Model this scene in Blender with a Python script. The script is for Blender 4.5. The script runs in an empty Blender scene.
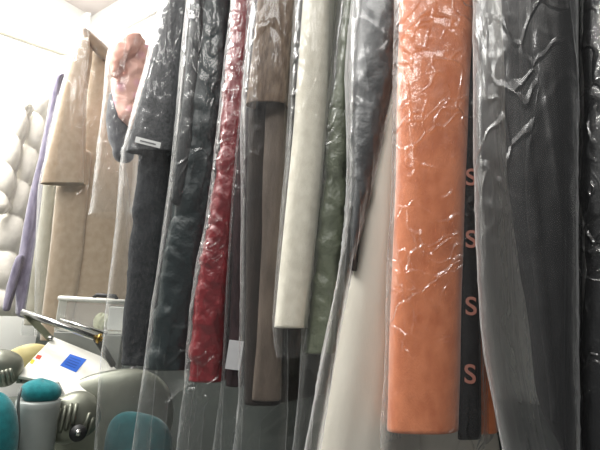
import bpy, math
import numpy as np
from mathutils import Vector, Matrix

sc = bpy.context.scene
COL = sc.collection
rng = np.random.RandomState(7)

# ------------------------------------------------------------------ camera
FPX = 460.0
CAM = np.array([0.0, 0.0, 1.35])
PITCH, ROLL = math.radians(10.0), math.radians(4.0)
fw = np.array([0, math.cos(PITCH), math.sin(PITCH)])
r0 = np.array([1.0, 0, 0]); u0 = np.array([0, -math.sin(PITCH), math.cos(PITCH)])
rt = r0 * math.cos(ROLL) + u0 * math.sin(ROLL)
up = u0 * math.cos(ROLL) - r0 * math.sin(ROLL)
cd = bpy.data.cameras.new('camera'); cd.sensor_width = 36; cd.lens = FPX / 600 * 36
cd.clip_start = 0.02
cam = bpy.data.objects.new('camera', cd); COL.objects.link(cam)
M = Matrix(((rt[0], up[0], -fw[0], CAM[0]), (rt[1], up[1], -fw[1], CAM[1]), (rt[2], up[2], -fw[2], CAM[2]), (0, 0, 0, 1)))
cam.matrix_world = M
sc.camera = cam

def ray(x, y):
    return fw + rt * ((x - 300) / FPX) + up * ((225 - y) / FPX)

def at(x, y, dist):
    """world point seen at that spot of the photo, at that horizontal distance"""
    d = ray(x, y); return CAM + d * (dist / math.hypot(d[0], d[1]))

RA = np.array([0.26, 0.92]); RB = np.array([-0.965, 1.85])      # line of the rail on the plan
RU = (RB - RA) / np.linalg.norm(RB - RA); RV = np.array([-RU[1], RU[0]])
if RV[1] > 0: RV = -RV
BACKDIR = np.array([-RV[0], -RV[1], 0.0])
def rail_dist(x, y):
    d = ray(x, y)[:2]; d = d / np.linalg.norm(d)
    A = np.array([[d[0], -RU[0]], [d[1], -RU[1]]])
    return float(np.linalg.solve(A, RA)[0])
def rail_xy(s, t): return RA + RU * s + RV * t

RAIL_Z = 2.64
# ------------------------------------------------------------------ noise
def _h(i, j, k, seed):
    n = (i * 374761393 + j * 668265263 + k * 2147483647 + seed * 1274126177) & 0xffffffff
    n = ((n ^ (n >> 13)) * 1274126177) & 0xffffffff
    n = ((n ^ (n >> 16)) * 2246822519) & 0xffffffff
    return ((n ^ (n >> 15)) & 0xffff) / 65535.0
def vn(x, y, z=0.0, seed=0):
    x, y, z = np.broadcast_arrays(np.asarray(x, float), np.asarray(y, float), np.asarray(z, float))
    xi, yi, zi = [np.floor(a).astype(np.int64) for a in (x, y, z)]
    f = [a - b for a, b in ((x, xi), (y, yi), (z, zi))]
    f = [t * t * t * (t * (t * 6 - 15) + 10) for t in f]
    r = 0
    for a in (0, 1):
        for b in (0, 1):
            for c in (0, 1):
                w = (f[0] if a else 1 - f[0]) * (f[1] if b else 1 - f[1]) * (f[2] if c else 1 - f[2])
                r = r + w * _h(xi + a, yi + b, zi + c, seed)
    return r * 2 - 1
def fbm(x, y, seed=0, o=3):
    r, a = 0, 1.0
    for i in range(o):
        r = r + a * vn(x * 2 ** i, y * 2 ** i, 0.37 * i, seed + i * 17); a *= .5
    return r
def ridge(x, y, seed=0):
    return 1 - np.abs(vn(x, y, 0.5, seed)) * 2

# ------------------------------------------------------------------ materials
def rgb(r, g, b):
    f = lambda c: (c / 255 / 12.92) if c / 255 <= .04045 else ((c / 255 + .055) / 1.055) ** 2.4
    return (f(r), f(g), f(b), 1)
def newmat(n):
    m = bpy.data.materials.new(n); m.use_nodes = True
    nt = m.node_tree; nt.nodes.clear()
    out = nt.nodes.new('ShaderNodeOutputMaterial')
    return m, nt, out
def coords(nt, scale):
    tc = nt.nodes.new('ShaderNodeTexCoord'); mp = nt.nodes.new('ShaderNodeMapping')
    mp.inputs['Scale'].default_value = scale
    nt.links.new(tc.outputs['Object'], mp.inputs['Vector']); return mp.outputs['Vector']
def cloth(n, c, rough=.9, c2=None, scale=60, stretch=1.0, bump=.25, sheen=.3, spec=.2, fine=350):
    m, nt, out = newmat(n)
    p = nt.nodes.new('ShaderNodeBsdfPrincipled'); L = nt.links.new
    v = coords(nt, (1, 1, stretch))
    no = nt.nodes.new('ShaderNodeTexNoise'); no.inputs['Scale'].default_value = scale; no.inputs['Detail'].default_value = 6
    L(v, no.inputs['Vector'])
    rp = nt.nodes.new('ShaderNodeValToRGB')
    c2 = c2 or tuple(x * .72 for x in c[:3]) + (1,)
    rp.color_ramp.elements[0].color = c2; rp.color_ramp.elements[1].color = c
    rp.color_ramp.elements[0].position = .3; rp.color_ramp.elements[1].position = .65
    L(no.outputs['Fac'], rp.inputs['Fac']); L(rp.outputs['Color'], p.inputs['Base Color'])
    n2 = nt.nodes.new('ShaderNodeTexNoise'); n2.inputs['Scale'].default_value = fine; L(v, n2.inputs['Vector'])
    bp = nt.nodes.new('ShaderNodeBump'); bp.inputs['Strength'].default_value = bump; bp.inputs['Distance'].default_value = .004
    ad = nt.nodes.new('ShaderNodeMath'); ad.operation = 'ADD'; L(no.outputs['Fac'], ad.inputs[0]); L(n2.outputs['Fac'], ad.inputs[1])
    L(ad.outputs[0], bp.inputs['Height']); L(bp.outputs['Normal'], p.inputs['Normal'])
    p.inputs['Roughness'].default_value = rough
    p.inputs['Sheen Weight'].default_value = sheen
    p.inputs['Specular IOR Level'].default_value = spec
    L(p.outputs[0], out.inputs[0]); return m
def nylon(n, c, rough=.35, spec=.5, bump=.5, scale=28, c2=None):
    return cloth(n, c, rough, c2 or tuple(x * .85 for x in c[:3]) + (1,), scale, 1, bump, 0.0, spec, 90)
def plain(n, c, rough=.5, metal=0.0, spec=.5, bump=0.0, scale=40):
    m, nt, out = newmat(n); p = nt.nodes.new('ShaderNodeBsdfPrincipled'); L = nt.links.new
    v = coords(nt, (1, 1, 1)); no = nt.nodes.new('ShaderNodeTexNoise'); no.inputs['Scale'].default_value = scale
    no.inputs['Detail'].default_value = 4; L(v, no.inputs['Vector'])
    mx = nt.nodes.new('ShaderNodeMix'); mx.data_type = 'RGBA'
    mx.inputs[6].default_value = tuple(x * .88 for x in c[:3]) + (1,); mx.inputs[7].default_value = c
    L(no.outputs['Fac'], mx.inputs[0]); L(mx.outputs[2], p.inputs['Base Color'])
    p.inputs['Roughness'].default_value = rough; p.inputs['Metallic'].default_value = metal
    p.inputs['Specular IOR Level'].default_value = spec
    if bump:
        bp = nt.nodes.new('ShaderNodeBump'); bp.inputs['Strength'].default_value = bump; bp.inputs['Distance'].default_value = .003
        L(no.outputs['Fac'], bp.inputs['Height']); L(bp.outputs['Normal'], p.inputs['Normal'])
    L(p.outputs[0], out.inputs[0]); return m
def film(n, haze=.06, edge=.5, gloss=.5, rough=.12, crinkle=.6, tint=.9, scale=22, stretch=.35):
    """thin clear polythene: mostly see-through, milky where it turns edge-on, glossy creases"""
    m, nt, out = newmat(n); L = nt.links.new
    def node(t): return nt.nodes.new(t)
    def math_(op, a, b=None):
        x = node('ShaderNodeMath'); x.operation = op
        for i, q in enumerate((a, b)):
            if q is None: continue
            if isinstance(q, (int, float)): x.inputs[i].default_value = q
            else: L(q, x.inputs[i])
        return x.outputs[0]
    v = coords(nt, (1, 1, stretch)); vl = coords(nt, (1, 1, .10))
    def noise(vec, sc_, det, ro=.5):
        n_ = node('ShaderNodeTexNoise'); n_.inputs['Scale'].default_value = sc_; n_.inputs['Detail'].default_value = det
        n_.inputs['Roughness'].default_value = ro; L(vec, n_.inputs['Vector']); return n_
    wn = noise(v, 5, 3)
    wm = node('ShaderNodeVectorMath'); wm.operation = 'MULTIPLY_ADD'; L(wn.outputs['Color'], wm.inputs[0]); wm.inputs[1].default_value = (.35, .35, .35); L(v, wm.inputs[2])
    vo = node('ShaderNodeTexVoronoi'); vo.feature = 'DISTANCE_TO_EDGE'; vo.inputs['Scale'].default_value = scale; L(wm.outputs[0], vo.inputs['Vector'])
    crease = math_('SUBTRACT', 1.0, math_('MINIMUM', math_('MULTIPLY', vo.outputs['Distance'], 11.0), 1.0))
    patch = math_('MINIMUM', math_('MAXIMUM', math_('MULTIPLY', math_('SUBTRACT', noise(v, 7, 2).outputs['Fac'], .45), 6.0), 0.0), 1.0)
    longf = noise(vl, 26, 2)
    small = noise(v, 45, 4, .55)
    h = math_('ADD', math_('ADD', math_('MULTIPLY', math_('MULTIPLY', crease, patch), .9), math_('MULTIPLY', longf.outputs['Fac'], .8)), math_('MULTIPLY', small.outputs['Fac'], .35))
    bp = node('ShaderNodeBump'); bp.inputs['Strength'].default_value = crinkle; bp.inputs['Distance'].default_value = .008
    L(h, bp.inputs['Height'])
    lg = node('ShaderNodeLayerWeight'); lg.inputs['Blend'].default_value = .5
    lw = node('ShaderNodeLayerWeight'); lw.inputs['Blend'].default_value = .5; L(bp.outputs['Normal'], lw.inputs['Normal'])
    f2 = math_('POWER', lg.outputs['Facing'], 3.2)
    hz = math_('MINIMUM', math_('ADD', math_('MULTIPLY', f2, edge), haze), .85)
    gl = math_('MINIMUM', math_('ADD', math_('MULTIPLY', math_('POWER', lw.outputs['Facing'], 3.0), gloss), .02 + .045 * gloss), .9)
    tr = node('ShaderNodeBsdfTransparent'); tr.inputs[0].default_value = (.98, .985, .985, 1)
    df = node('ShaderNodeBsdfDiffuse'); df.inputs[0].default_value = (tint, tint, tint * 1.01, 1); L(bp.outputs['Normal'], df.inputs['Normal'])
    tl = node('ShaderNodeBsdfTranslucent'); tl.inputs[0].default_value = (tint, tint, tint, 1)
    md = node('ShaderNodeMixShader'); md.inputs[0].default_value = .4; L(df.outputs[0], md.inputs[1]); L(tl.outputs[0], md.inputs[2])
    m1 = node('ShaderNodeMixShader'); L(hz, m1.inputs[0]); L(tr.outputs[0], m1.inputs[1]); L(md.outputs[0], m1.inputs[2])
    gs = node('ShaderNodeBsdfGlossy'); gs.inputs['Roughness'].default_value = rough; gs.inputs[0].default_value = (1, 1, 1, 1); L(bp.outputs['Normal'], gs.inputs['Normal'])
    g2 = node('ShaderNodeBsdfGlossy'); g2.inputs['Roughness'].default_value = .38; g2.inputs[0].default_value = (1, 1, 1, 1); L(bp.outputs['Normal'], g2.inputs['Normal'])
    mg = node('ShaderNodeMixShader'); mg.inputs[0].default_value = .45; L(gs.outputs[0], mg.inputs[1]); L(g2.outputs[0], mg.inputs[2])
    m2 = node('ShaderNodeMixShader'); L(gl, m2.inputs[0]); L(m1.outputs[0], m2.inputs[1]); L(mg.outputs[0], m2.inputs[2])
    L(m2.outputs[0], out.inputs[0]); return m

FILM = film('clear_film', .02, .32, .50, .12, .5, scale=13, stretch=.5)
FILM_CRISP = film('crinkled_film', .02, .35, .60, .10, .65, scale=19, stretch=.8)
FILM_MILK = film('milky_film', .025, .8, .5, .15, .32, scale=17, stretch=.35)
FILM_THIN = film('thin_film', .015, .26, .40, .12, .4, scale=12, stretch=.5)

# ------------------------------------------------------------------ mesh helpers
def mesh_obj(name, verts, faces, mat, parent=None, smooth=True):
    me = bpy.data.meshes.new(name)
    vs = np.asarray(verts, float)
    off = np.array(parent_loc(parent))
    me.from_pydata((vs - off).tolist(), [], faces); me.update()
    if smooth: me.polygons.foreach_set('use_smooth', [True] * len(me.polygons))
    if mat: me.materials.append(mat)
    o = bpy.data.objects.new(name, me); COL.objects.link(o)
    if parent: o.parent = parent
    return o
def parent_loc(p):
    x = np.zeros(3)
    while p is not None:
        x = x + np.array(p.location); p = p.parent
    return x
def thing(name, loc, label, cat, group=None):
    o = bpy.data.objects.new(name, None); o.empty_display_size = .05
    COL.objects.link(o); o.location = Vector(loc); o['label'] = label; o['category'] = cat
    if group: o['group'] = group
    return o
def tag(o, label, cat, group=None):
    o['label'] = label; o['category'] = cat
    if group: o['group'] = group
    return o
def struct(o): o['kind'] = 'structure'; return o

def loft(name, rows, D, front, back, mat, parent, disp=None, na=64, nr=150, power=2.6, top='round', bottom='hem', ref=None, seed=0, taper=None):
    """tube of cloth: rows of (y, x_left, x_right) outline, on an upright plane at distance D, with real thickness"""
    rows = sorted(rows); ys = np.array([r[0] for r in rows], float)
    xl = np.array([r[1] for r in rows], float); xr = np.array([r[2] for r in rows], float)
    rx, ry = ref or ((xl.mean() + xr.mean()) / 2, (ys[0] + ys[-1]) / 2)
    d = ray(rx, ry)[:2]; e2 = np.append(d / np.linalg.norm(d), 0); e1 = np.array([e2[1], -e2[0], 0])
    e2r = ray(rx, ry)
    for it in range(60):                      # nothing reaches above the rail
        cxm = (np.interp(ys[0], ys, xl) + np.interp(ys[0], ys, xr)) / 2
        rr_ = ray(cxm, ys[0]); zt_ = CAM[2] + rr_[2] * D / (rr_ @ e2)
        if zt_ < RAIL_Z - .10 - (0 if bottom != 'open' else -.03): break
        yn = ys[0] + 4
        xl[0] = np.interp(yn, ys, xl); xr[0] = np.interp(yn, ys, xr); ys[0] = yn
    yy = np.linspace(ys[0], ys[-1], nr)
    def sm(a):
        b = np.interp(yy, ys, a)
        k = max(3, nr // 14) | 1; pad = k // 2
        bb = np.concatenate([2 * b[0] - b[1:pad + 1][::-1], b, 2 * b[-1] - b[-pad - 1:-1][::-1]])
        return np.convolve(bb, np.ones(k) / k, 'valid')
    XL, XR = sm(xl), sm(xr)
    def hit(x, y):
        r = np.stack([ray(a, b) for a, b in zip(x, y)]); t = D / (r @ e2); return CAM + r * t[:, None]
    PL, PR = hit(XL, yy), hit(XR, yy)
    C = (PL + PR) / 2; H = (PR - PL) / 2
    th = np.linspace(0, 2 * np.pi, na, endpoint=False)
    q = 2 / power
    cx = np.sign(np.cos(th)) * np.abs(np.cos(th)) ** q; cy = np.sign(np.sin(th)) * np.abs(np.sin(th)) ** q
    hw = np.linalg.norm(H, axis=1)
    bs = np.ones(nr)
    if taper:
        k_ = np.clip((yy - taper[0]) / (taper[1] - taper[0]), 0, 1); bs = 1 + (taper[2] - 1) * k_ * k_ * (3 - 2 * k_)
    dep = np.where((cy < 0)[None, :], front, back * bs[:, None])
    V = C[:, None, :] + H[:, None, :] * cx[None, :, None] + np.where((cy < 0)[None, :, None], e2[None, None, :], BACKDIR[None, None, :]) * (cy[None, :] * dep)[:, :, None]
    # outward normal on the plan
    nx = cx[None, :] / np.maximum(hw[:, None], 1e-3); ny = cy[None, :] / np.maximum(dep, 1e-3)
    nn = np.sqrt(nx ** 2 + ny ** 2) + 1e-9; nx, ny = nx / nn, ny / nn
    X = (V - C.mean(0)) @ e1; Yd = (V - C.mean(0)) @ e2; Z = V[:, :, 2]
    if disp is not None:
        w = disp(X + Yd * .7, Z, th[None, :] + 0 * Z)
        V = V + (e1[None, None] * nx[..., None] + e2[None, None] * ny[..., None]) * w[..., None]
    if top == 'round':
        for i in range(min(6, nr // 8)):
            f = math.sqrt(max(0, 1 - ((6 - i) / 6.5) ** 2)); c = V[i].mean(0); V[i] = c + (V[i] - c) * (.3 + .7 * f)
    verts = V.reshape(-1, 3).tolist(); faces = []
    rings = [np.arange(nr * na).reshape(nr, na)[i] for i in range(nr)]
    def addring(P):
        b = len(verts); verts.extend(P.tolist()); return np.arange(b, b + na)
    last = V[-1]; cb = last.mean(0)
    if bottom == 'hem':
        R1 = cb + (last - cb) * .94; rings.append(addring(R1 + np.array([0, 0, -.001])))
        R2 = cb + (last - cb) * .88; rings.append(addring(R2 + np.array([0, 0, .03])))
        R3 = cb + (last - cb) * .55; rings.append(addring(R3 + np.array([0, 0, .05])))
    elif bottom == 'round':
        for k in (.25, .5, .75, .93):
            f = math.sqrt(1 - k * k); rings.append(addring(cb + (last - cb) * f + np.array([0, 0, -k * min(front, .05)])))
    for a, b in zip(rings[:-1], rings[1:]):
        for j in range(na):
            k = (j + 1) % na; faces.append((int(a[j]), int(b[j]), int(b[k]), int(a[k])))
    if bottom in ('hem', 'round'):
        verts.append(np.mean([verts[i] for i in rings[-1]], axis=0).tolist()); c = len(verts) - 1
        for j in range(na): faces.append((int(rings[-1][j]), c, int(rings[-1][(j + 1) % na])))
    if top != 'open':
        verts.append(np.mean([verts[i] for i in rings[0]], axis=0).tolist()); c = len(verts) - 1
        for j in range(na): faces.append((int(rings[0][(j + 1) % na]), c, int(rings[0][j])))
    return mesh_obj(name, verts, faces, mat, parent)

# displacement recipes ---------------------------------------------
def d_cloth(seed, a=.006, kx=14, kz=2.2):
    return lambda X, Z, T: a * fbm(X * kx + .6 * np.sin(Z * 3), Z * kz, seed, 3)
def d_puff(seed, h=.085, a=.014, tilt=.35, w=.007, q=1.0):
    def f(X, Z, T):
        v = (Z + tilt * X + .012 * vn(X * 9, Z * 5, 0, seed)) / h
        s = np.abs(np.sin(np.pi * v)) ** .55
        cr = ridge((X * 17 + Z * 6) * q + v * .4, (Z * 13 + X * 5) * q, seed + 3) * (1.25 - s)
        return a * (s - .75) + w * cr * .6 + w * .6 * fbm(X * 15 * q, Z * 10 * q, seed + 9, 3)
    return f
def d_film(seed, a=.008, b=.004, kx=10, kz=1.0):
    def f(X, Z, T):
        base = a * .8 * fbm(X * kx * 1.3 + 1.2 * vn(X * 2, Z * 1.3, 0, seed + 5), Z * kz, seed, 2)
        m = np.clip(.5 + 1.4 * vn(X * 7, Z * 4, 0, seed + 12), 0, 1)
        r1 = np.clip(ridge(X * 30 + Z * 3.0, Z * 2.4 + X * 5, seed + 2), 0, 1) ** 3
        r2 = np.clip(ridge(X * 16 - Z * 10, Z * 16 + X * 12, seed + 4), 0, 1) ** 5
        return .8 * base + b * .55 * r1 + b * .35 * r2 * m + .0006 * vn(X * 60, Z * 35, 0, seed + 8)
    return f

def hook(root, top, h=None):
    """thin white wire hook from the garment's top up to the rail"""
    z1 = RAIL_Z + .012
    pts = [Vector(top), Vector((top[0], top[1], z1))]
    for i in range(1, 7):
        a = math.pi * i / 6; pts.append(Vector((top[0] - RV[0] * .024 * (1 - math.cos(a)), top[1] - RV[1] * .024 * (1 - math.cos(a)), z1 + .024 * math.sin(a))))
    return tube('hanger_hook', pts, .0014, WIRE, root, 6)
def tube(name, pts, r, mat, parent, n=10, cap=True):
    pts = [Vector(p) for p in pts]; verts = []; faces = []
    prev = None
    for i, p in enumerate(pts):
        t = (pts[min(i + 1, len(pts) - 1)] - pts[max(i - 1, 0)]).normalized()
        if prev is None:
            a = t.orthogonal().normalized()
        else:
            a = (prev - t * prev.dot(t)).normalized()
        prev = a; b = t.cross(a); rr = r[i] if isinstance(r, (list, tuple)) else r
        for k in range(n):
            an = 2 * math.pi * k / n; verts.append(p + (a * math.cos(an) + b * math.sin(an)) * rr)
    for i in range(len(pts) - 1):
        for k in range(n):
            j = (k + 1) % n; faces.append((i * n + k, i * n + j, (i + 1) * n + j, (i + 1) * n + k))
    if cap:
        faces.append(tuple(range(n))[::-1]); faces.append(tuple(range((len(pts) - 1) * n, len(pts) * n)))
    o = mesh_obj(name, [tuple(v) for v in verts], faces, mat, parent)
    return o
def prism(name, poly, vec, mat, parent, bevel=.0):
    """solid plate: outline polygon of 3-D points pushed along vec"""
    n = len(poly); P = [np.array(p) for p in poly]; v = np.array(vec)
    verts = P + [p + v for p in P]
    faces = [tuple(range(n)), tuple(range(n, 2 * n))[::-1]] + [(i, i + n, (i + 1) % n + n, (i + 1) % n) for i in range(n)]
    o = mesh_obj(name, verts, faces, mat, parent, smooth=False)
    fix_normals(o)
    if bevel:
        b = o.modifiers.new('bevel', 'BEVEL'); b.width = bevel; b.segments = 3; b.limit_method = 'ANGLE'
    return o
def fix_normals(o):
    import bmesh
    bm = bmesh.new(); bm.from_mesh(o.data); bmesh.ops.recalc_face_normals(bm, faces=bm.faces); bm.to_mesh(o.data); bm.free()
def box(name, c, ax, ay, az, mat, parent, bevel=.0):
    """box with centre c and half-axis vectors ax, ay, az"""
    c, ax, ay, az = [np.array(q, float) for q in (c, ax, ay, az)]
    return prism(name, [c - ax - ay - az, c + ax - ay - az, c + ax + ay - az, c - ax + ay - az], 2 * az, mat, parent, bevel)
def ball(name, c, ax, ay, az, mat, parent, disp=None, nu=40, nv=24, p=1.0):
    c, ax, ay, az = [np.array(q, float) for q in (c, ax, ay, az)]
    sg = lambda t, e: np.sign(t) * np.abs(t) ** e
    verts = []; faces = []
    for i in range(nv + 1):
        ph = -math.pi / 2 + math.pi * i / nv
        for j in range(nu):
            t = 2 * math.pi * j / nu
            k = 1 + (disp(t, ph) if disp else 0)
            verts.append(c + k * (ax * sg(math.cos(ph), p) * sg(math.cos(t), p) + ay * sg(math.cos(ph), p) * sg(math.sin(t), p) + az * sg(math.sin(ph), p)))
    for i in range(nv):
        for j in range(nu):
            q = (j + 1) % nu; faces.append((i * nu + j, i * nu + q, (i + 1) * nu + q, (i + 1) * nu + j))
    return mesh_obj(name, verts, faces, mat, parent)


WIRE = plain('white_wire', rgb(235, 235, 232), .4)

# ------------------------------------------------------------------ room shell
CEIL = 3.25
k = at(92, 16, 1.0); cdist = (CEIL - CAM[2]) / (k[2] - CAM[2])
corner = at(92, 16, cdist)[:2]
cs = float((corner - RA) @ RU); ct = float((corner - RA) @ RV)
WALLM = plain('white_wall_paint', rgb(240, 240, 236), .85, scale=6)
CEILM = plain('ceiling_paint', rgb(225, 216, 214), .9, scale=4)
FLOORM = plain('vinyl_floor', rgb(120, 122, 118), .6, scale=3)
def quad_slab(name, a, b, z0, z1, th, mat):
    a = np.array(a); b = np.array(b); d = (b - a) / np.linalg.norm(b - a); n = np.array([-d[1], d[0]])
    mid = (a + b) / 2
    if (n @ (np.array([0, 0]) - mid)) > 0: n = -n
    return struct(prism(name, [(*a, z0), (*b, z0), (*(b + n * th), z0), (*(a + n * th), z0)], (0, 0, z1 - z0), mat, None))
S0, T1 = -1.6, 2.6
quad_slab('wall_back', rail_xy(S0, ct), rail_xy(cs, ct), 0, CEIL, .1, WALLM)
quad_slab('wall_left', rail_xy(cs, ct - .1), rail_xy(cs, T1), 0, CEIL, .1, WALLM)
def hslab(name, z0, z1, mat):
    pts = [rail_xy(S0, ct - .1), rail_xy(cs + .1, ct - .1), rail_xy(cs + .1, T1), rail_xy(S0, T1)]
    return struct(prism(name, [(*p, z0) for p in pts], (0, 0, z1 - z0), mat, None))
hslab('floor', -.1, 0, FLOORM); hslab('ceiling', CEIL, CEIL + .1, CEILM)
a_, b_ = rail_xy(S0, ct + .02), rail_xy(cs, ct + .02)
quad_slab('trim_3', a_, b_, 0, 1.14, .02, plain('grey_green_wainscot', rgb(66, 72, 68), .6, scale=3))
# conduit along the left wall
def on_left_wall(x, y, inset=.0):
    d = ray(x, y); A = np.array([[d[0], -RV[0]], [d[1], -RV[1]]]); b = rail_xy(cs - inset, 0)
    t = np.linalg.solve(A, b)[0]; return CAM + d * t
p0, p1 = on_left_wall(0, 31, .012), on_left_wall(60, 52, .012)
dv = (p1 - p0) / np.linalg.norm(p1 - p0)
e = tube('trim_1', [p0 - dv * .5, p0, p1, p1 + dv * .12], .012, plain('conduit_beige', rgb(214, 208, 192), .6), None, 10); struct(e)
e = tube('trim_2', [(*rail_xy(-1.4, -.2), RAIL_Z), (*rail_xy(cs - .01, -.2), RAIL_Z)], .0125, plain('white_rail', rgb(238, 238, 236), .5), None, 14); struct(e)

# ------------------------------------------------------------------ garments
def extend(rows, y=-150):
    rows = sorted(rows); (y0, l0, r0_), (y1, l1, r1) = rows[0], rows[1]
    if y0 > -20: return rows
    k = (y - y0) / (y1 - y0); k2 = k
    return [(y, l0 + (l1 - l0) * k, r0_ + (r1 - r0_) * k2)] + rows
def garment(name, label, cat, refx, parts, off=0.0, group=None, refy=225, do_hook=True):
    D0 = rail_dist(refx, refy) + off
    lowest = max(parts, key=lambda p: max(r[0] for r in p['rows']) if p['n'] != 'plastic_cover' else -999)
    yl, a, b = max(lowest['rows'])
    base = at((a + b) / 2, yl, D0)
    root = thing(name, base, label, cat, group)
    objs = {}
    bodies = [p for p in parts if p['n'] == 'body']
    for p in parts:
        if p['n'] == 'plastic_cover' and bodies:
            hem_y = max(r[0] for r in bodies[0]['rows'])
            p['b'] = max(bodies[0].get('b', .08), bodies[0].get('deep', .30)) + .025 + bodies[0].get('d', 0) - p.get('d', 0)
            p['taper'] = (hem_y + 4, hem_y + 45, .3)
        rows = extend(p['rows'], p.get('ytop', -150))
        par = root
        o = loft(p['n'], rows, D0 + p.get('d', 0), p.get('f', .05), (p.get('b', .08) if p['n'] != 'body' or p.get('short') else max(p.get('b', .08), p.get('deep', .30))), p['m'], par, p.get('disp'), p.get('na', 64), p.get('nr', 150),
                 p.get('pw', 2.4), p.get('top', 'round'), p.get('bot', 'hem'), taper=p.get('taper'))
        if p.get('label'): o['label'] = p['label']
        objs.setdefault(p['n'], o)
    mp = parts[0]; o = objs[mp['n']]
    mx = max(o.data.vertices, key=lambda v: v.co.z).co
    if do_hook: hook(root, np.array(mx) + np.array(base) + np.array([0, 0, -.01]))
    print('GARMENT', name, 'D=%.3f' % D0, 'base z=%.2f' % base[2], 'top z=%.2f' % (mx.z + base[2]))
    root['D'] = D0
    return root, D0, objs
def cover(rows, m=None, f=.07, b=.1, seed=0, a=.008, bb=.004, d=0.0, pw=2.9, kx=10, kz=1.0, nr=230, na=150):
    return dict(n='plastic_cover', rows=rows, m=m or FILM, f=f, b=b, d=d, disp=d_film(seed, a, bb, kx, kz), na=na, nr=nr, pw=pw, top='open', bot='open', label='clear plastic garment cover')

def face_patch(name, D, cx, cy, w, h, mat, root, ang=0.0, th=.0015):
    """small flat label facing out from the garment, at distance D"""
    c = at(cx, cy, D); d = ray(cx, cy); e2 = np.array([d[0], d[1], 0]); e2 /= np.linalg.norm(e2)
    e1 = np.array([e2[1], -e2[0], 0]); ez = np.array([0, 0, 1.0])
    s = D / FPX
    A = (e1 * math.cos(ang) - ez * math.sin(ang)) * w * s / 2; B = (ez * math.cos(ang) + e1 * math.sin(ang)) * h * s / 2
    return box(name, c, A, B, e2 * th, mat, root)

# --- black coats on the right
BLACK = cloth('black_wool', rgb(15, 16, 17), .85, rgb(8, 8, 9), 30, .3, .35, .02, .2)
BLACK2 = nylon('black_nylon', rgb(24, 25, 27), .5, .3, .4)
garment('coat', 'black coat at the right edge of the photo, in a clear cover', 'coat', 612, [
    dict(n='body', rows=[(-40, 585, 660), (225, 584, 655), (470, 583, 650)], m=BLACK2, disp=d_puff(41, .16, .006, .2, .006), f=.05, b=.1),
    cover([(-40, 580, 668), (225, 579, 662), (520, 577, 656)], FILM_CRISP, .062, .11, 42, .005, .004, pw=3.6)], off=.06)
root, D, _ = garment('coat', 'long black coat in a milky clear cover right of the black lettered band', 'coat', 540, [
    dict(n='body', rows=[(-40, 500, 572), (100, 505, 573), (180, 508, 573), (245, 516, 573), (320, 533, 573), (400, 540, 573), (450, 560, 573), (480, 566, 573)],
         m=BLACK, disp=d_cloth(43, .009, 26, .9), f=.045, b=.09),
    dict(n='front_placket', rows=[(-40, 518, 530), (100, 519, 531), (225, 527, 540), (330, 541, 553), (420, 550, 560)], m=BLACK, disp=d_cloth(44, .003), d=-.045, f=.012, b=.01, na=32),
    cover([(-40, 475, 577), (100, 475, 577), (180, 475, 577), (270, 478, 577), (345, 483, 577), (450, 503, 578), (500, 515, 580)], FILM_MILK, .07, .11, 45, .005, .004, kx=12, kz=.8, pw=3.6)])

# --- orange coat with the lettered band
ORANGE = cloth('orange_wool', rgb(208, 126, 84), .9, rgb(186, 104, 64), 45, .6, .3, .5, .15)
BAND = cloth('black_ribbon', rgb(16, 16, 17), .7, rgb(10, 10, 11), 200, 1, .2, .1, .2)
PINKINK = plain('dusty_pink_print', rgb(168, 108, 92), .7)
root, D, ob = garment('coat', 'long orange coat with a black band of printed letters down its edge', 'coat', 428, [
    dict(n='body', rows=[(-40, 402, 476), (0, 401, 474), (180, 397, 466), (300, 392, 461), (428, 386, 458)], m=ORANGE, disp=d_cloth(50, .005, 9, 1.4), f=.05, b=.09, pw=2.8, deep=.15),
    dict(n='back_panel', rows=[(-40, 470, 480), (180, 464, 482), (300, 462, 487), (432, 460, 498)], m=ORANGE, disp=d_cloth(51, .003), d=.05, f=.02, b=.04),
    dict(n='trim_band', rows=[(-40, 473, 481), (0, 471, 480), (100, 468, 479), (180, 464.5, 479), (300, 461.5, 480), (437, 457.5, 481)], m=BAND, disp=d_cloth(52, .0015, 8, 1.5), d=.0, f=.02, b=.012, pw=5, na=48, label='black ribbon band'),
    cover([(-40, 396, 483), (0, 395, 481), (180, 392, 480), (300, 387, 481), (445, 381, 484)], FILM_CRISP, .063, .1, 53, .005, .005, pw=2.8, kx=9, kz=1.2)])
for i, (x, y) in enumerate([(471, 178), (471, 240), (471, 307), (470, 375)]):
    cu = bpy.data.curves.new('letter', 'FONT'); cu.body = 'S'; cu.align_x = 'CENTER'; cu.align_y = 'CENTER'
    cu.size = 23 * D / FPX; cu.extrude = .0006; cu.offset = .0006
    o = bpy.data.objects.new('letter_source', cu); COL.objects.link(o)
    c = at(x, y, D - .0225) - parent_loc(root); d = ray(x, y); e2 = Vector((d[0], d[1], 0)).normalized(); e1 = Vector((e2.y, -e2.x, 0))
    dg = bpy.context.evaluated_depsgraph_get()
    me = bpy.data.meshes.new_from_object(o.evaluated_get(dg)); bpy.data.objects.remove(o)
    me.transform(Matrix(((e1.x, 0, -e2.x, c[0]), (e1.y, 0, -e2.y, c[1]), (0, 1, 0, c[2]), (0, 0, 0, 1))))
    me.materials.clear(); me.materials.append(PINKINK); me.name = 'letter'
    o = bpy.data.objects.new('letter', me); COL.objects.link(o); o.parent = ob['trim_band']; o['label'] = 'dusty pink printed letter'

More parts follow.
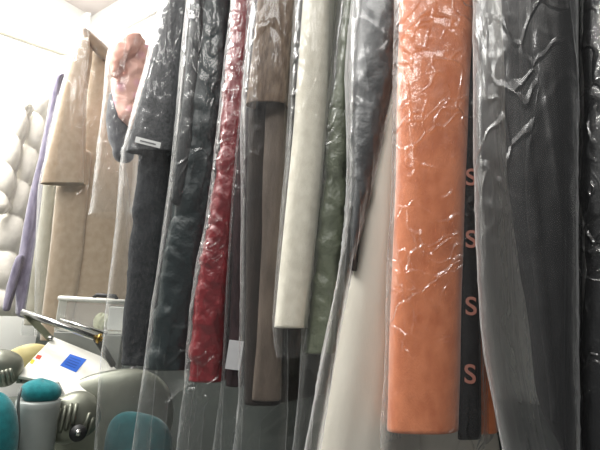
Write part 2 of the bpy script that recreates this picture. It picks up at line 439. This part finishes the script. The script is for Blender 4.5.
# --- white robe
WHITE = cloth('white_satin', rgb(208, 203, 192), .55, rgb(196, 190, 178), 12, .3, .08, .1, .3)
garment('robe', 'long white satin robe hanging lowest, left of the orange coat', 'robe', 385, [
    dict(n='body', rows=[(30, 400, 405), (100, 390, 403), (160, 378, 400), (225, 364, 398), (300, 347, 396), (420, 326, 392), (500, 314, 388)], m=WHITE, disp=d_cloth(60, .006, 12, .7), f=.04, b=.09, bot='hem'),
    dict(n='back_panel', rows=[(60, 402, 420), (300, 392, 460), (440, 384, 500), (500, 380, 505)], m=WHITE, disp=d_cloth(61, .006, 8, .6), d=.22, f=.03, b=.05)], off=.04)

# --- grey and olive puffers
GREY = nylon('dark_grey_nylon', rgb(48, 50, 52), .42, .4, .5)
garment('puffer_coat', 'dark grey coat in a wrinkled clear cover between olive coat and white robe', 'coat', 357, [
    dict(n='body', rows=[(-40, 364, 406), (0, 360, 403), (80, 353, 395), (160, 352, 378), (225, 352, 363), (272, 349, 356)], m=GREY, disp=d_puff(64, .12, .005, .3, .008, 1.8), f=.05, b=.07, deep=.08),
    cover([(-40, 357, 408), (0, 353, 405), (80, 346, 399), (160, 347, 378), (225, 346, 363), (300, 334, 346), (400, 314, 328), (460, 303, 318)], FILM_MILK, .065, .085, 65, .006, .006, kx=12)])
OLIVE = nylon('olive_nylon', rgb(98, 104, 84), .38, .45, .6)
garment('puffer_coat', 'olive green quilted coat in a clear cover beside the dark grey coat', 'coat', 328, [
    dict(n='body', rows=[(-40, 349, 362), (0, 345, 358), (80, 335, 349), (150, 326, 349), (250, 315, 344), (300, 309, 339), (352, 306, 333)], m=OLIVE, disp=d_puff(66, .06, .006, .9, .009, 2.2), f=.045, b=.08),
    cover([(-40, 344, 363), (0, 339, 359), (80, 330, 347), (150, 321, 350), (250, 310, 346), (300, 304, 341), (390, 298, 330), (455, 292, 318)], FILM, .06, .095, 67, .006, .004)], off=.06)

# --- cream coats
CREAM = cloth('cream_wool', rgb(222, 217, 202), .9, rgb(206, 200, 184), 50, .7, .3, .4, .15)
garment('coat', 'cream wool coat sleeve peeking out at the top behind the olive coat', 'coat', 333, [
    dict(n='sleeve', rows=[(-40, 334, 350), (0, 331, 347), (34, 328, 345)], m=CREAM, disp=d_cloth(70, .003), f=.03, b=.05)], off=.22, refy=0)
garment('coat', 'long cream wool coat hanging between the brown coat and the olive coat', 'coat', 302, [
    dict(n='body', rows=[(-40, 305, 334), (0, 302.5, 331), (80, 297, 328), (160, 291, 324), (250, 282, 315), (327, 274, 304)], m=CREAM, disp=d_cloth(71, .004, 10, 1.3), f=.045, b=.08, pw=2.6),
    cover([(-40, 298, 337), (0, 295, 334), (80, 290, 331), (160, 285, 327), (250, 277, 318), (330, 271, 307), (356, 276, 303)], FILM_THIN, .056, .09, 72, .004, .003)])

# --- brown coat
BROWN = cloth('brown_tweed', rgb(122, 104, 88), .95, rgb(78, 62, 50), 120, .25, .6, .15, .1)
DKBROWN = cloth('brown_velvet', rgb(44, 37, 32), .8, rgb(30, 25, 22), 30, .3, .4, .05, .15)
TAUPE = cloth('taupe_lining', rgb(100, 88, 78), .6, rgb(74, 64, 56), 30, .3, .4, .05, .25)
garment('coat', 'brown tweed coat with its turned sleeve end above a taupe body', 'coat', 266, [
    dict(n='body', rows=[(-40, 262, 290), (90, 250, 286), (200, 247, 285), (300, 246, 283), (403, 244.5, 281)], m=DKBROWN, disp=d_cloth(75, .005, 12, 1.2), f=.035, b=.07),
    dict(n='front_facing', rows=[(100, 264, 288), (200, 262, 286), (300, 258, 283), (399, 252, 281)], m=TAUPE, disp=d_cloth(76, .003, 20, 3), d=-.02, f=.025, b=.01),
    dict(n='sleeve', rows=[(-40, 262, 302), (0, 258, 297), (60, 252, 291), (106, 246.5, 287)], m=BROWN, disp=d_cloth(77, .003), d=-.045, f=.03, b=.03, pw=3),
    dict(n='hem_lining', rows=[(300, 276, 300), (330, 275, 302), (397, 272, 300)], m=BLACK, disp=d_cloth(78, .003), d=.09, f=.03, b=.03, label='black lining at the hem'),
    cover([(-40, 256, 305), (0, 252, 300), (60, 246, 294), (110, 241, 291), (200, 241, 289), (300, 240, 287), (403, 239, 287), (460, 232, 284)], FILM_THIN, .085, .085, 79, .004, .004, pw=4)])
MAROON = cloth('dark_maroon_wool', rgb(58, 40, 42), .8, rgb(30, 20, 22), 40, .4, .3, .02, .15)
root, D, _ = garment('coat', 'narrow dark maroon coat with a white tag, between red puffer and brown coat', 'coat', 238, [
    dict(n='body', rows=[(-40, 254, 264), (0, 250, 260), (100, 243, 253), (200, 234, 249), (300, 230, 246), (385, 226, 243)], m=MAROON, disp=d_cloth(80, .004, 14, 1), f=.03, b=.06),
    cover([(-40, 252, 266), (100, 241, 255), (200, 231, 248), (300, 226, 245), (385, 222, 243), (460, 212, 240)], FILM_THIN, .045, .075, 81, .004, .004, pw=4)], off=.03)
face_patch('paper_tag', D - .048, 234.5, 355, 14, 27, plain('paper_tag', rgb(200, 200, 202), .8), root, .06)['label'] = 'white paper tag'

# --- red puffer
RED = nylon('crimson_nylon', rgb(118, 10, 22), .33, .5, .7)
garment('puffer_coat', 'crimson quilted puffer coat in a clear cover beside the dark green coat', 'coat', 218, [
    dict(n='body', rows=[(-40, 239, 260), (0, 234, 256), (60, 228, 251), (110, 222, 247), (160, 219, 241), (200, 212, 235), (250, 203, 231), (300, 194, 226), (380, 189, 220)], m=RED, disp=d_puff(83, .042, .005, .9, .008, 2.4), f=.04, b=.07, nr=200),
    cover([(-40, 236, 262), (0, 231, 258), (100, 220, 250), (200, 210, 239), (300, 191, 231), (380, 186, 225), (460, 176, 220)], FILM_CRISP, .056, .085, 84, .006, .005)])

# --- dark green coat
GREEN = nylon('bottle_green_nylon', rgb(12, 30, 32), .42, .35, .5)
BLKGREEN = nylon('black_green_nylon', rgb(18, 24, 26), .5, .3, .5)
garment('puffer_coat', 'glossy dark green padded coat in a clear cover beside the charcoal coat', 'coat', 186, [
    dict(n='body', rows=[(-40, 200, 246), (0, 196, 236), (80, 188, 228), (155, 180, 221), (200, 173, 216), (255, 165, 206), (320, 154, 194), (368, 146, 188)], m=GREEN, disp=d_puff(86, .09, .005, .6, .009, 1.7), f=.05, b=.08, nr=200),
    dict(n='front_flap', rows=[(-40, 197, 212), (0, 192, 207), (80, 184, 198), (150, 177, 190), (200, 172, 182)], m=BLKGREEN, disp=d_cloth(87, .004, 14, 3), d=-.035, f=.018, b=.02, na=40, bot='round', label='near-black front flap'),
    cover([(-40, 192, 248), (0, 187, 239), (80, 179, 231), (155, 172, 224), (200, 167, 219), (255, 159, 209), (320, 150, 199), (380, 142, 193), (460, 131, 186)], FILM, .068, .095, 88, .006, .005)])

# --- charcoal coat
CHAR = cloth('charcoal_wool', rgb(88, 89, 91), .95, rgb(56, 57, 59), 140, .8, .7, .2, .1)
CHAR_SHADED = cloth('charcoal_shaded_wool', rgb(52, 54, 57), .95, rgb(32, 34, 36), 140, .5, .7, .08, .1)  # same wool, darker: shade on the body below the sleeve put into the colour
root, D, _ = garment('coat', 'charcoal wool coat with a small white label on its sleeve end', 'coat', 148, [
    dict(n='body', rows=[(-40, 178, 202), (0, 168, 192), (150, 140, 173), (225, 132, 165), (300, 126, 158), (350, 121, 152), (364, 121, 150)], m=CHAR_SHADED, disp=d_puff(90, .2, .004, .5, .009, 1.4), f=.04, b=.06),
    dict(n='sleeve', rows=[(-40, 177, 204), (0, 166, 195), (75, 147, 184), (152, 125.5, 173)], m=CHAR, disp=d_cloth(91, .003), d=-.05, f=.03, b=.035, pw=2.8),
    cover([(-40, 173, 209), (0, 161, 200), (75, 142, 189), (152, 121, 178), (225, 115, 171), (300, 106, 165), (364, 100, 157), (470, 94, 148)], FILM, .092, .075, 92, .005, .004)])
lab = face_patch('care_label', D - .082, 148, 142.5, 24, 6, plain('white_label', rgb(240, 240, 238), .7), root, .08); lab['label'] = 'small white sewn label'
face_patch('label_print', D - .0842, 148, 142.5, 15, 1.3, plain('grey_print', rgb(120, 120, 122), .7), lab, .08, .0006)

# --- pink jacket and slate jacket
PINK = nylon('peach_pink_nylon', rgb(240, 186, 170), .5, .3, .5, 22)
def floral():
    m, nt, out = newmat('floral_pink_nylon'); p = nt.nodes.new('ShaderNodeBsdfPrincipled'); L = nt.links.new
    v = coords(nt, (1, 1, 1)); n1 = nt.nodes.new('ShaderNodeTexVoronoi'); n1.inputs['Scale'].default_value = 16; L(v, n1.inputs['Vector'])
    rp = nt.nodes.new('ShaderNodeValToRGB'); cr = rp.color_ramp
    cr.elements[0].color = rgb(222, 120, 150); cr.elements[0].position = .0; cr.elements[1].color = rgb(240, 188, 172); cr.elements[1].position = .42
    e_ = cr.elements.new(.22); e_.color = rgb(236, 176, 190)
    L(n1.outputs['Distance'], rp.inputs['Fac']); L(rp.outputs['Color'], p.inputs['Base Color']); p.inputs['Roughness'].default_value = .5
    L(p.outputs[0], out.inputs[0]); return m
SLATE = cloth('slate_fabric', rgb(98, 98, 102), .8, rgb(80, 80, 84), 40, 1, .2, .2, .2)
garment('puffer_jacket', 'short peach pink puffer jacket with a floral patch, in a clear cover', 'jacket', 112, [
    dict(n='body', rows=[(46, 124, 148), (58, 116, 150), (72, 113, 150), (95, 112, 146), (108, 114, 140), (116, 118, 134)], m=floral(), disp=d_puff(95, .085, .012, .4, .014, 1.6), f=.05, b=.09, bot='round', nr=90, label='peach body with pink flowers'),
    dict(n='sleeve', rows=[(36, 128, 142), (42, 117, 141), (50, 111, 136), (58, 110, 128), (70, 111, 119)], m=PINK, disp=d_puff(96, .08, .008, .8, .012, 1.6), d=-.055, f=.035, b=.03, bot='round', nr=90),
    dict(n='waist_hem', rows=[(92, 110, 138), (120, 107, 132), (140, 109, 129), (150, 113, 127)], m=SLATE, disp=d_cloth(97, .004), d=.03, f=.05, b=.05, bot='round', nr=70, label='slate grey lower hem'),
    cover([(20, 118, 150), (60, 106, 151), (100, 103, 143), (160, 97, 138), (200, 92, 134), (216, 89, 131)], FILM, .09, .11, 98, .008, .005)], off=.02)

# --- camel coat
CAMEL = cloth('camel_wool', rgb(174, 157, 136), .9, rgb(160, 142, 120), 45, .8, .25, .5, .12)
garment('coat', 'long camel wool coat with raised collar, behind the plastic storage case', 'coat', 78, [
    dict(n='body', rows=[(46, 88, 106), (60, 87, 109), (100, 84, 111), (150, 76, 118), (200, 66, 126), (250, 62, 130), (310, 54, 130), (345, 50, 130)], m=CAMEL, disp=d_cloth(101, .006, 10, .9), f=.05, b=.11),
    dict(n='front_panel', rows=[(150, 62, 92), (190, 56, 88), (250, 50, 83), (310, 43, 75), (340, 40, 72)], m=CAMEL, disp=d_cloth(102, .004, 10, 1), d=-.05, f=.03, b=.03),
    dict(n='sleeve', rows=[(40, 80, 90), (60, 72, 89), (91, 62, 84), (138, 51, 83), (184, 40, 84)], m=CAMEL, disp=d_cloth(103, .004, 8, 1), d=-.09, f=.035, b=.03, pw=2.8),
    dict(n='collar', rows=[(27, 81, 83), (34, 82, 92), (42, 85, 101), (52, 94, 110), (60, 102, 110)], m=cloth('camel_collar_wool', rgb(128, 108, 88), .9, None, 40, 1, .2, .4), disp=d_cloth(104, .002), d=-.08, f=.02, b=.05, nr=60),
    cover([(24, 80, 112), (60, 70, 113), (100, 59, 112), (150, 48, 120), (190, 38, 128), (250, 36, 133), (335, 34, 133)], FILM_THIN, .14, .13, 105, .005, .004)], off=.24)

# --- grey-beige, lavender, white puffer
BEIGE = cloth('grey_beige_cotton', rgb(168, 164, 148), .85, rgb(148, 144, 128), 30, .6, .15, .2, .15)
garment('coat', 'grey beige coat in a clear cover, squeezed between lavender garment and camel coat', 'coat', 44, [
    dict(n='body', rows=[(104, 57, 64), (140, 48, 55), (190, 43, 55), (250, 35, 52), (325, 24, 47)], m=BEIGE, disp=d_cloth(108, .004), f=.03, b=.06),
    cover([(96, 57, 66), (140, 47, 57), (190, 41, 57), (250, 33, 54), (335, 21, 48)], FILM_THIN, .04, .07, 109, .004, .003)], off=.28)
LAV = cloth('lavender_knit', rgb(132, 127, 144), .9, rgb(100, 95, 114), 50, .3, .5, .4, .1)
garment('knitted_coat', 'lavender knitted garment with hanging tails beside the white puffer', 'coat', 32, [
    dict(n='body', rows=[(72, 57, 62), (100, 49, 59), (140, 41, 53), (172, 34, 48), (200, 28, 45), (250, 20, 37), (285, 14, 31), (312, 15, 25)], m=LAV, disp=d_cloth(111, .006, 26, 1.5), f=.04, b=.06, bot='round'),
    dict(n='tail', rows=[(255, 16, 24), (285, 7, 16), (308, 3, 9)], m=LAV, disp=d_cloth(112, .003, 40, 8), d=-.05, f=.015, b=.015, bot='round', nr=60, na=40)], off=.22)
PUFFW = nylon('ivory_nylon', rgb(214, 209, 198), .5, .3, .3, 14)
garment('puffer_jacket', 'ivory white puffer jacket with thick quilting at the left edge', 'jacket', 14, [
    dict(n='body', rows=[(98, 32, 48), (112, 27, 47), (144, 20, 41), (172, 14, 35), (200, 6, 29), (250, -12, 20), (306, -26, 13)], m=PUFFW, disp=d_puff(115, .19, .026, .12, .003), f=.06, b=.1, bot='round', nr=160),
    dict(n='sleeve', rows=[(104, 22, 31), (135, 9, 24), (165, 0, 17), (206, -10, 9)], m=PUFFW, disp=d_puff(116, .15, .018, .35, .003), d=-.075, f=.045, b=.03, bot='round', nr=120)], off=.32)

# ------------------------------------------------------------------ work table and pressing machine
TABLEM = plain('grey_green_laminate', rgb(112, 118, 110), .5)
STEEL = plain('dull_aluminium', rgb(132, 134, 122), .42, .7, .5, .12, 30)
CHROME = plain('steel_tube', rgb(190, 190, 186), .25, 1.0)
WHITEM = plain('white_enamel', rgb(238, 236, 226), .35)
DARK = plain('black_rubber', rgb(22, 22, 23), .5)
BRASS = plain('brass', rgb(170, 140, 80), .3, 1.0)
TEAL = cloth('teal_canvas', rgb(22, 116, 122), .85, rgb(16, 98, 104), 60, 1, .25, .3, .15)
TZ = .72
def on_plane(x, y, z):
    d = ray(x, y); return CAM + d * ((z - CAM[2]) / d[2])
tb = thing('work_table', (*rail_xy(1.35, -.2), 0), 'grey green work table under the pressing machine', 'table')
pts = [rail_xy(.35, ct + .03), rail_xy(cs - .03, ct + .03), rail_xy(cs - .03, .42), rail_xy(.35, .42)]
prism('table_top', [(*p, TZ - .04) for p in pts], (0, 0, .04), TABLEM, tb, .004)
for s in (.42, cs - .1):
    for t in (ct + .1, .35):
        c = rail_xy(s, t); box('leg', (*c, (TZ - .04) / 2), (.025, 0, 0), (0, .025, 0), (0, 0, (TZ - .04) / 2), TABLEM, tb)

at0 = at
def at(x, y, d): return at0(x, y, d + .11)
mc = thing('pressing_machine', at(75, 400, 1.68) * np.array([1, 1, 0]) + np.array([0, 0, TZ]), 'pressing machine with white cover, blue label and finned metal paddles', 'machine')
# pedestal
pb = at(100, 400, 1.71); box('pedestal', (pb[0], pb[1], TZ + .12), (.05, -.02, 0), (.008, .02, 0), (0, 0, .12), STEEL, mc, .006)
# white sloping cover
def pl(pix): return [at(x, y, d) for x, y, d in pix]
top_poly = pl([(53, 337, 1.80), (101, 356, 1.78), (124, 375, 1.74), (120, 392, 1.68), (68, 402, 1.60), (62, 380, 1.63), (16, 377, 1.64)])
P = np.array(top_poly); c0 = P.mean(0); u_, s_, vt = np.linalg.svd(P - c0); nrm = vt[2] * (1 if vt[2][2] > 0 else -1)
P = P - ((P - c0) @ nrm)[:, None] * nrm                      # keep the sheet flat
plate = prism('cover_plate', P, -nrm * .012, WHITEM, mc, .002)
def on_plate(x, y, lift=.0012):
    d = ray(x, y); t = ((c0 + nrm * lift - CAM) @ nrm) / (d @ nrm); return CAM + d * t
def sticker(name, pix, mat, lab):
    o = prism(name, [on_plate(x, y, .0004) for x, y in pix], nrm * .0008, mat, plate); o['label'] = lab
BLUE = plain('blue_label', rgb(44, 100, 200), .4)
sticker('label', [(70, 354), (86.5, 359.5), (76, 372.5), (60, 365.5)], BLUE, 'blue square label')
for k_ in range(4):
    f_ = .2 + .18 * k_
    a_ = (70 - 10 * f_, 354 + 11.5 * f_); b_ = (86.5 - 10.5 * f_, 359.5 + 13 * f_)
    L_ = lambda s: (a_[0] + (b_[0] - a_[0]) * s, a_[1] + (b_[1] - a_[1]) * s)
    q0, q1 = L_(.15), L_(.8)
    prism('label_line', [on_plate(q0[0], q0[1], .0014), on_plate(q1[0], q1[1], .0014), on_plate(q1[0] - .3, q1[1] + .5, .0014), on_plate(q0[0] - .3, q0[1] + .5, .0014)], nrm * .0003, plain('dark_blue_print', rgb(24, 58, 140), .5), plate)
sticker('warning_sticker', [(37.5, 354.5), (42, 355.8), (39.5, 359.5), (35, 358)], plain('red_sticker', rgb(190, 70, 50), .5), 'small red sticker')
sticker('warning_sticker', [(32, 359), (35, 360), (32.5, 364), (29.5, 363)], plain('yellow_sticker', rgb(225, 190, 60), .5), 'small yellow sticker')
# perforated lip under the front edge
lipa, lipb, lipc = on_plate(17, 378, -.012), on_plate(62, 380, -.012), on_plate(68, 401, -.012)
prism('front_lip', [lipa, lipb, lipb + np.array([0, 0, -.016]), lipa + np.array([0, 0, -.016])], nrm * .0001 + ray(40, 380) / 1.0 * .003, STEEL, mc)
prism('side_lip', [lipb, lipc, lipc + np.array([0, 0, -.016]), lipb + np.array([0, 0, -.016])], np.array([.003, 0, 0]), STEEL, mc)
for i in range(5):
    f_ = (i + .5) / 5; q = lipa + (lipb - lipa) * f_ + np.array([0, 0, -.008]) - ray(40, 380) * .002
    tube('rivet', [q, q - ray(40, 380) * .003], .0032, DARK, mc, 10)
# handle bar
h0, h1 = at(22, 312, 1.78), at(98, 338, 1.70)
tube('handle_bar', [h0, h1], .0125, CHROME, mc, 18)
hd = (h1 - h0) / np.linalg.norm(h1 - h0)
tube('end_cap', [h1, h1 + hd * .008], .018, BRASS, mc, 18)
tube('end_bolt', [h1 + hd * .008, h1 + hd * .016], .008, BRASS, mc, 8)
g0, g1 = at(60, 320, 1.80), at(107, 334, 1.77)
tube('back_bar', [g0, g1], .008, CHROME, mc, 14)
def arm(a, b, w, mat):
    a, b = np.array(a), np.array(b); d = (b - a) / np.linalg.norm(b - a); n = np.cross(d, hd); n /= np.linalg.norm(n)
    return prism('arm', [a - n * w, b - n * w * .8, b + n * w * .8, a + n * w], hd * .006, mat, mc)
ARMM = plain('olive_grey_steel', rgb(120, 124, 104), .4, .6)
arm(h0 + hd * .012, on_plate(51, 340, -.004), .016, ARMM)
arm(h1 - hd * .01, on_plate(113, 366, -.004), .016, plain('dark_steel', rgb(78, 78, 74), .4, .6))
q = on_plate(50, 339, .002); tube('pivot_bolt', [q, q + nrm * .01], .009, CHROME, mc, 12)
# clamp paddles: a domed casting with ribs standing on its rim
def paddle(cx, cy, D, rw, rh, tilt, ribs, hd_=.05, w_=.0062):
    c = at(cx, cy, D); d = ray(cx, cy); e2 = np.array([d[0], d[1], 0]); e2 /= np.linalg.norm(e2); e1 = np.array([e2[1], -e2[0], 0]); ez = np.array([0, 0, 1.0])
    s = (D + .11) / FPX; a1 = e1 * math.cos(tilt) + ez * math.sin(tilt); a2 = ez * math.cos(tilt) - e1 * math.sin(tilt)
    C = c + e2 * .06; A = np.array([a1 * rw * s, a2 * rh * s, e2 * hd_]).T
    o = ball('paddle', C, A[:, 0], A[:, 1], A[:, 2], STEEL, mc, p=.85, nu=64, nv=40)
    o['label'] = 'finned aluminium paddle'
    Ai = np.linalg.inv(A)
    for (x0, y0, x1, y1) in ribs:
        pts = []
        for k in range(9):
            x, y = x0 + (x1 - x0) * k / 8, y0 + (y1 - y0) * k / 8
            r = ray(x, y); q = Ai @ (CAM - C); v = Ai @ r
            aa, bb, cc = v @ v, 2 * q @ v, q @ q - 1; dsc = bb * bb - 4 * aa * cc
            t = (-bb - math.sqrt(dsc)) / (2 * aa) if dsc > 0 else -bb / (2 * aa)
            f_ = math.sin(math.pi * (.08 + .84 * k / 8))
            pts.append(CAM + r * (t - .009 * f_))
        tube('rib', pts, w_, STEEL, o, 8)
    return o
pr = paddle(112, 424, 1.615, 54, 44, .2, [])
paddle(72, 422, 1.47, 23, 21, .45, [(60, 409, 55, 428), (65.5, 406, 60, 432), (71, 404, 66, 430), (76.5, 404, 72.5, 424), (83, 432, 89.5, 413), (87.5, 433, 93, 418)], .05, .0058)
kc = at(78, 433, 1.455); kd = -ray(78, 432) / np.linalg.norm(ray(78, 432))
tube('knob', [kc - kd * .05, kc, kc + kd * .012], [.024, .024, .021], DARK, mc, 24)
tube('knob_bolt', [kc + kd * .012, kc + kd * .018], .0095, CHROME, mc, 6)
kc2 = at(133, 373, 1.72); ball('clamp_joint', kc2, (.022, 0, 0), (0, .022, 0), (0, 0, .026), plain('dark_iron', rgb(50, 50, 50), .4, .5), mc)
paddle(1, 371, 1.60, 16, 15, -.3, [(2, 371, 5, 384), (6, 370, 9.5, 383), (10, 369, 13, 380)])
# pads
ball('paddle_pad', at(25, 360, 1.82), (.07, .02, .035), (.015, .03, 0), (-.025, .0, .045), cloth('yellowed_pad', rgb(196, 186, 140), .9, rgb(176, 162, 112), 20, 1, .2, .1, .1), mc)['label'] = 'yellowed cloth pad'
# cable and coil
cab = [at(x, y, d) for x, y, d in ((21, 388, 1.43), (19, 396, 1.42), (18, 406, 1.42), (18.5, 418, 1.42), (19, 432, 1.42), (17, 448, 1.43))]
tag(tube('power_cable', cab, .004, plain('cable_grey', rgb(96, 100, 98), .6), None, 10), 'thin grey cable hanging beside the frosted cylinder', 'cable')
coil = []
for i in range(90):
    f_ = i / 89; q = at(57 + 8 * f_, 383 + 17 * f_, 1.585); a_ = i * .9; coil.append(q + np.array([math.cos(a_), .3, math.sin(a_)]) * .0055)
tube('coiled_lead', coil, .0018, plain('white_lead', rgb(225, 225, 220), .5), mc, 6)

sh0, sh1 = at(-12, 393, 1.66), at(17, 405, 1.63)
o = tube('edge_rail', [sh0, sh1], .007, plain('pale_green_rail', rgb(176, 188, 178), .5), mc, 8); o['label'] = 'pale green rail'
# teal sleeve-board on its cylinder stand
FROST = plain('frosted_grey_plastic', rgb(140, 146, 143), .35)
ct_ = on_plane(39, 452, TZ); cd_ = math.hypot(ct_[0], ct_[1])
stc = at(39, 400, 1.49); 
st = thing('pressing_pad', (stc[0], stc[1], TZ), 'frosted grey cylinder topped with a small teal pad', 'pressing pad')
zt = at(39, 399, 1.49)[2]; rr = 17.5 * 1.60 / FPX
prof = [(rr * 1.04, TZ + .001), (rr, TZ + .02), (rr * .97, zt - .02), (rr * .99, zt - .004), (rr * .9, zt)]
vs = []; fs = []; n_ = 40
for r_, z_ in prof:
    for i in range(n_): vs.append((stc[0] + r_ * math.cos(2 * math.pi * i / n_), stc[1] + r_ * math.sin(2 * math.pi * i / n_), z_))
for j in range(len(prof) - 1):
    for i in range(n_): fs.append((j * n_ + i, j * n_ + (i + 1) % n_, (j + 1) * n_ + (i + 1) % n_, (j + 1) * n_ + i))
fs.append(tuple(range((len(prof) - 1) * n_, len(prof) * n_)))
mesh_obj('stand', vs, fs, FROST, st)
pc = at(38, 392, 1.55); ball('pad', (stc[0], stc[1], zt + .022), (.056, 0, -.006), (0, .05, 0), (.004, 0, .034), TEAL, st, lambda t, p: .04 * math.sin(3 * t + 1))['label'] = 'teal cloth pad'
# big teal cushions
c = at(-19, 440, 1.40); o = ball('pressing_cushion', (c[0], c[1], TZ + .178), (.085, 0, 0), (0, .08, 0), (.012, 0, .17), TEAL, None, lambda t, p: .03 * math.sin(2 * t))
tag(o, 'large teal pressing cushion cut off at the lower left corner', 'cushion')
c = at(142, 414, 1.575); c[2] = TZ + .128; o = ball('pressing_cushion', c + np.array([0, 0, 0]), (.115, -.02, -.01), (.005, .03, 0), (0, 0, .118), cloth('shaded_teal_canvas', rgb(14, 76, 80), .85, rgb(10, 60, 64), 60, 1, .25, .3, .1), None, p=.7)  # teal darkened so the colour carries the shade on this cushion
tag(o, 'shade-darkened teal pressing cushion seen through the plastic below the charcoal coat', 'cushion')

# plastic storage case behind the handle
CASEW = plain('white_plastic', rgb(222, 222, 214), .4)
CLEARP = film('clear_plastic_panel', .10, .3, .4, .1, .05)
cb = at(92, 330, 1.84)
cs_ = thing('storage_case', cb, 'clear plastic storage case with white rim and black handle', 'case')
A0, A1 = at(60, 298, 1.85), at(126, 304, 1.80); A1[2] = A0[2]
ax = A1 - A0; axn = ax / np.linalg.norm(ax); dep = np.array([-axn[1], axn[0], 0]); dep /= np.linalg.norm(dep); dep *= .10
hz = np.array([0, 0, -.12])
tube('rim', [A0, A1, A1 + dep, A0 + dep, A0], .009, CASEW, cs_, 10)
for nm, a_, b_ in (('side_panel', A0, A0 + dep), ('front_panel', A0, A1), ('side_panel', A1, A1 + dep), ('back_panel', A0 + dep, A1 + dep)):
    v_ = np.cross(b_ - a_, hz); v_ = v_ / np.linalg.norm(v_) * .003
    prism(nm, [a_, b_, b_ + hz, a_ + hz], v_, CLEARP if nm != 'side_panel' else CASEW, cs_)
prism('bottom_panel', [A0 + hz, A1 + hz, A1 + dep + hz, A0 + dep + hz], (0, 0, .004), CASEW, cs_)
m0 = A0 + ax * .45 + dep * .5; m1 = A0 + ax * .82 + dep * .5
prism('lid', [A0 + (0, 0, .004), A1 + (0, 0, .004), A1 + dep + (0, 0, .004), A0 + dep + (0, 0, .004)], (0, 0, .004), CLEARP, cs_)
tube('handle', [m0 + (0, 0, .008), m0 + axn * .01 + (0, 0, .02), m1 - axn * .01 + (0, 0, .02), m1 + (0, 0, .008)], .008, DARK, cs_, 10)['label'] = 'black handle'
def lump(t, p): return .12 * math.sin(3 * t + 2 * p) + .08 * math.sin(7 * t - 4 * p)
bc = A0 + ax * .62 + dep * .5 + hz + np.array([0, 0, .042]); o = ball('thread_bundle', bc, (.03, 0, 0), (0, .025, 0), (0, 0, .028), cloth('pale_thread', rgb(206, 208, 176), .9, None, 60, 1, .5), None, lump)
tag(o, 'pale greenish bundle inside the clear storage case', 'thread')
o = box('folded_paper', A0 + ax * .86 + dep * .5 + hz + np.array([0, 0, .056]), axn * .03, dep / .10 * .02, np.array([0, 0, .044]), plain('white_paper', rgb(225, 225, 220), .8), None, .003)
tag(o, 'folded white paper standing inside the clear storage case', 'paper')
# stand that carries the case
ped = A0 + ax / 2 + dep / 2; hgt = (A0[2] + hz[2]) - TZ - .002
o = box('equipment_cabinet', (ped[0], ped[1], TZ + hgt / 2 + .001), axn * .12, dep / .10 * .055, np.array([0, 0, hgt / 2 - .001]), plain('grey_cabinet', rgb(140, 142, 136), .5), None, .004)
tag(o, 'grey box carrying the clear storage case', 'cabinet')

# ------------------------------------------------------------------ light
def area(name, loc, target, sx, sy, power, col=(1, 1, 1)):
    ld = bpy.data.lights.new(name, 'AREA'); ld.shape = 'RECTANGLE'; ld.size = sx; ld.size_y = sy; ld.energy = power; ld.color = col
    o = bpy.data.objects.new(name, ld); COL.objects.link(o); o.location = loc
    o.rotation_euler = (Vector(target) - Vector(loc)).to_track_quat('-Z', 'Y').to_euler(); return o
def rz(s, t, z): p = rail_xy(s, t); return (p[0], p[1], z)
area('tube_light_far', rz(cs - .6, .8, CEIL - .12), rz(cs - .2, .6, 1.2), 1.3, .45, 75, (1, .985, .95))
area('tube_light_mid', rz(1.2, 1.15, CEIL - .08), rz(1.2, 1.1, 0), 1.3, .4, 32, (1, .985, .95))
area('tube_light_near', rz(-.4, 1.3, CEIL - .08), rz(-.4, 1.2, 0), 1.3, .4, 20, (1, .985, .95))
area('added_glint_light', rz(.5, 2.35, CEIL - .1), rz(.5, .3, 1.0), 1.3, .15, 22, (1, .985, .95))  # added light behind the camera, puts glints on the lower covers
w = bpy.data.worlds.new('world'); sc.world = w; w.use_nodes = True
w.node_tree.nodes['Background'].inputs[0].default_value = (.95, .97, 1, 1); w.node_tree.nodes['Background'].inputs[1].default_value = .12

sc.view_settings.view_transform = 'Standard'; sc.view_settings.look = 'None'; sc.view_settings.gamma = 1
sc.view_settings.use_curve_mapping = False
sc.view_settings.exposure = .22
sc.cycles.transparent_max_bounces = 48
sc.cycles.max_bounces = 10
